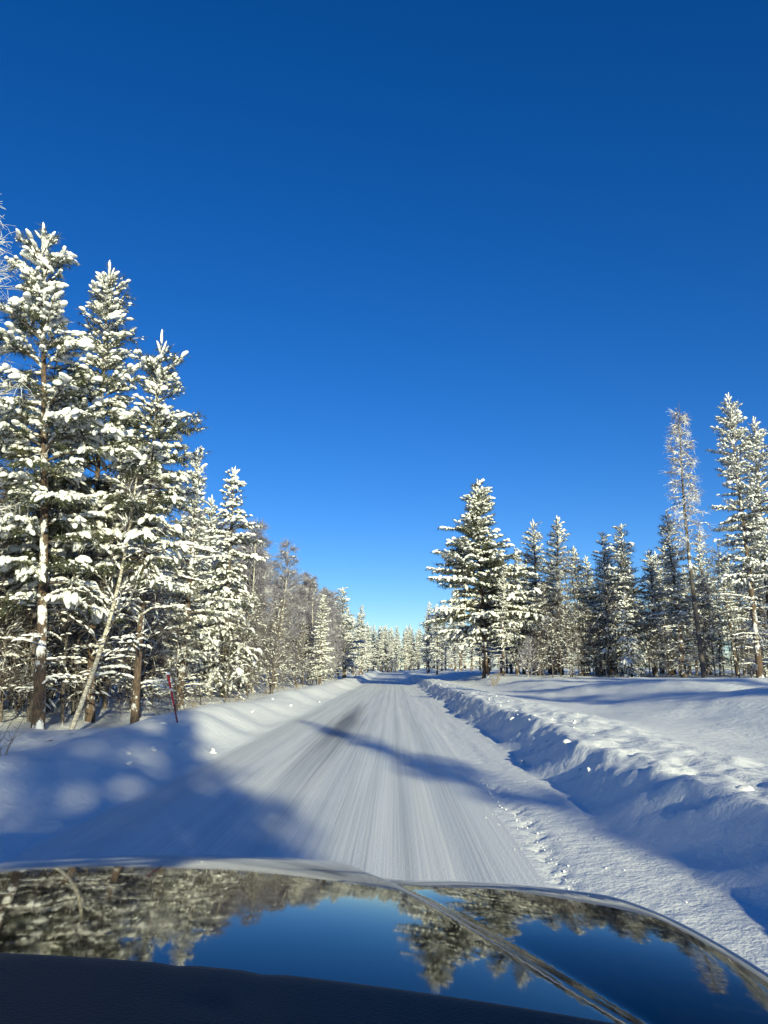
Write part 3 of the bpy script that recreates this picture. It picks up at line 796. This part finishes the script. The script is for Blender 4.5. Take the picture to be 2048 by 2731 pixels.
# ------------------------------------------------------------------ the car
XC = -0.46
car = empty('car', (XC, 0.6, 0))
tag(car, 'glossy black car bonnet and dark dashboard seen from the passenger seat', 'car')
M_PAINT, nt, bs = new_mat('black_paint')
bs.inputs['Base Color'].default_value = (0.006, 0.007, 0.008, 1); bs.inputs['Roughness'].default_value = 0.03
bs.inputs['Specular IOR Level'].default_value = 0.5
nn = N(nt, 'ShaderNodeTexNoise', Scale=9.0, Detail=2.0); nt.links.new(mapped(nt, (1, 1, 1)), nn.inputs['Vector'])
nd_ = N(nt, 'ShaderNodeTexNoise', Scale=55.0, Detail=6.0, Roughness=0.75); nt.links.new(mapped(nt, (1, 0.5, 1)), nd_.inputs['Vector'])
rr_ = ramp(nt, nd_.outputs[0], [(0.42, (0.03,) * 3), (0.80, (0.10,) * 3)]); nt.links.new(rr_.outputs[0], bs.inputs['Roughness'])
dr_ = ramp(nt, nd_.outputs[0], [(0.50, (0.005, 0.006, 0.007)), (0.85, (0.03, 0.03, 0.028))]); nt.links.new(dr_.outputs[0], bs.inputs['Base Color'])
bp = N(nt, 'ShaderNodeBump', Strength=0.03, Distance=0.004); nt.links.new(nn.outputs[0], bp.inputs['Height']); nt.links.new(bp.outputs[0], bs.inputs['Normal'])
M_DASH = plain('dashboard_plastic', (0.030, 0.040, 0.046), 0.62, spec=0.35, bump=0.5, bscale=420)
M_TRIM = plain('black_trim', (0.015, 0.015, 0.016), 0.55)
M_RUB = plain('tyre_rubber', (0.02, 0.02, 0.02), 0.85)
M_ALU = plain('alloy', (0.5, 0.5, 0.52), 0.3, 1.0)
M_LAMP = plain('lamp_lens', (0.6, 0.62, 0.65), 0.08)

def carpart(name, me, parent=car):
    o = link(name, me, parent)
    if parent is car: o.location = -car.location
    return o

def hood_z(u, y):
    """u = |x - XC|, height of the bonnet"""
    t = y - 0.95
    base = 0.973 - 0.07 * t - 0.090 * t ** 2
    fr = np.clip(y - (1.86 - 0.06 * (u / 0.6) ** 2), 0, None)          # nose rolls down
    base = base - 2.0 * fr ** 2
    uc = np.interp(y, [0.6, 0.7, 0.8, 0.89, 1.0, 1.17, 1.5, 1.85, 2.1], [0.75, 0.71, 0.675, 0.63, 0.586, 0.524, 0.416, 0.33, 0.29])
    dome = -0.115 * np.minimum(u, uc) ** 2
    wd = np.interp(y, [0.8, 1.6], [0.11, 0.065])
    q = np.clip((u - uc + 0.01) / wd, 0, 1)
    step = -0.43 * wd * (0.6 * q + 0.4 * sstep(0, 1, q))
    du = np.clip(u - uc - wd, 0, None)
    outer = 0.04 * du - 0.21 * du ** 2 - 0.14 * sstep(0, 0.06, du) * np.clip(y - 1.5, 0, None) ** 2
    edge = np.clip(u - (0.87 - 0.06 * np.clip((y - 1.3) / 0.6, 0, 1) ** 2), 0, None)
    return base + dome + step + outer - 3.0 * edge ** 2

def sheet(xs, ys, fn):
    X, Y = np.meshgrid(xs, ys); Z = fn(X, Y)
    v = np.stack([X, Y, Z], -1).reshape(-1, 3); nx, ny = len(xs), len(ys)
    i = np.arange(ny - 1)[:, None] * nx + np.arange(nx - 1)[None]
    bb = Buf(); bb.add(v, np.concatenate([np.stack([i, i + 1, i + nx + 1], -1).reshape(-1, 3), np.stack([i, i + nx + 1, i + nx], -1).reshape(-1, 3)]))
    return bb
HX = XC + np.linspace(-0.985, 0.985, 250); HY = np.linspace(0.72, 2.06, 170)
carpart('bonnet', sheet(HX, HY, lambda X, Y: hood_z(np.abs(X - XC), Y)).mesh('bonnet', M_PAINT))
for sgn in (-1, 1):
    fx = XC + sgn * np.linspace(0.987, 1.03, 20)
    if sgn < 0: fx = fx[::-1]
    carpart('fender', sheet(fx, HY, lambda X, Y: hood_z(np.abs(X - XC), Y)).mesh('fender', M_PAINT))

def box(c, s, name, mat, parent=car, bev=0.02, rot=None):
    import bmesh
    bm = bmesh.new(); bmesh.ops.create_cube(bm, size=1)
    for v in bm.verts: v.co = (v.co.x * s[0], v.co.y * s[1], v.co.z * s[2])
    if bev: bmesh.ops.bevel(bm, geom=bm.edges[:], offset=bev, segments=2, affect='EDGES')
    me = bpy.data.meshes.new(name); bm.to_mesh(me); bm.free(); me.materials.append(mat)
    o = link(name, me, parent)
    o.location = (c[0] - car.location.x, c[1] - car.location.y, c[2]) if parent is car else c
    if rot: o.rotation_euler = rot
    return o
# dashboard: forward edge bows with the windscreen
def dash_edge(x):
    u = x - XC
    return 0.735 - 0.02 * u - 0.33 * np.clip(u, 0, None) ** 2 - 0.06 * np.clip(-u, 0, None) ** 2
xs = np.linspace(XC - 0.78, XC + 0.9, 90); ts = np.linspace(0, 1, 40)
X, T = np.meshgrid(xs, ts)
Y = dash_edge(X) * (1 - T) + 0.12 * T
Z = 1.011 - 0.004 * (1 - sstep(0, 0.03, T)) - 0.012 * T + 0.012 * np.exp(-((T - 0.42) / 0.09) ** 2) - 0.16 * sstep(0.5, 1, T)
pu = np.abs(X + 0.145) / 0.036; pt = np.abs(Y - 0.665) / 0.045                       # cover seam pressed into the top
ring = np.maximum(pu, pt)
Z = Z - 0.0025 * np.exp(-((ring - 1) / 0.07) ** 2)
v = np.stack([X, Y, Z], -1).reshape(-1, 3); nx, ny = len(xs), len(ts)
i = np.arange(ny - 1)[:, None] * nx + np.arange(nx - 1)[None]
bb = Buf(); bb.add(v, np.concatenate([np.stack([i, i + nx + 1, i + 1], -1).reshape(-1, 3), np.stack([i, i + nx, i + nx + 1], -1).reshape(-1, 3)]))
carpart('dashboard', bb.mesh('dashboard', M_DASH))
box((XC, 0.62, 0.82), (1.5, 0.10, 0.3), 'bulkhead', M_TRIM)
box((XC, -0.9, 1.50), (1.30, 2.05, 0.05), 'roof', M_PAINT, bev=0.015)
def pillar(p, q, r):
    bb = Buf(); tube(bb, [p, (np.array(p) + np.array(q)) / 2 + np.array([0, 0, 0.03]), q], r, 8); carpart('pillar', bb.mesh('pillar', M_PAINT))
for sgn in (-1, 1):
    pillar((XC + sgn * 0.88, 0.42, 0.93), (XC + sgn * 0.64, 0.02, 1.48), 0.035)
    pillar((XC + sgn * 0.86, -0.75, 0.93), (XC + sgn * 0.64, -0.75, 1.48), 0.045)
    pillar((XC + sgn * 0.84, -2.35, 0.97), (XC + sgn * 0.62, -1.75, 1.48), 0.05)
    box((XC + sgn * 0.90, -0.15, 0.62), (0.06, 1.15, 0.62), 'door', M_PAINT)
    box((XC + sgn * 0.90, -1.25, 0.62), (0.06, 1.0, 0.62), 'door', M_PAINT)
    box((XC + sgn * 0.88, -2.2, 0.64), (0.08, 0.85, 0.62), 'rear_fender', M_PAINT)
    box((XC + sgn * 0.92, 1.75, 0.62), (0.05, 0.5, 0.14), 'headlight', M_LAMP)
    for wy in (1.35, -1.45):
        c = (XC + sgn * 0.80, wy, 0.32)
        bb = Buf(); tube(bb, [(c[0] - 0.1, c[1], c[2]), (c[0], c[1], c[2]), (c[0] + 0.1, c[1], c[2])], [0.31, 0.32, 0.31], 28)
        w_ = carpart('tyre', bb.mesh('tyre', M_RUB))
        bb = Buf(); tube(bb, [(c[0] + sgn * 0.09, c[1], c[2]), (c[0] + sgn * 0.125, c[1], c[2])], [0.21, 0.19], 24); link('rim', bb.mesh('rim', M_ALU), w_)
box((XC, 2.02, 0.42), (1.6, 0.10, 0.36), 'bumper', M_PAINT, bev=0.03)
box((XC, 2.06, 0.46), (0.9, 0.05, 0.14), 'grille', M_TRIM)
box((XC, -2.6, 0.65), (1.7, 0.1, 0.6), 'tailgate', M_PAINT)
box((XC, -0.6, 0.3), (1.6, 3.8, 0.06), 'floor_pan', M_TRIM)
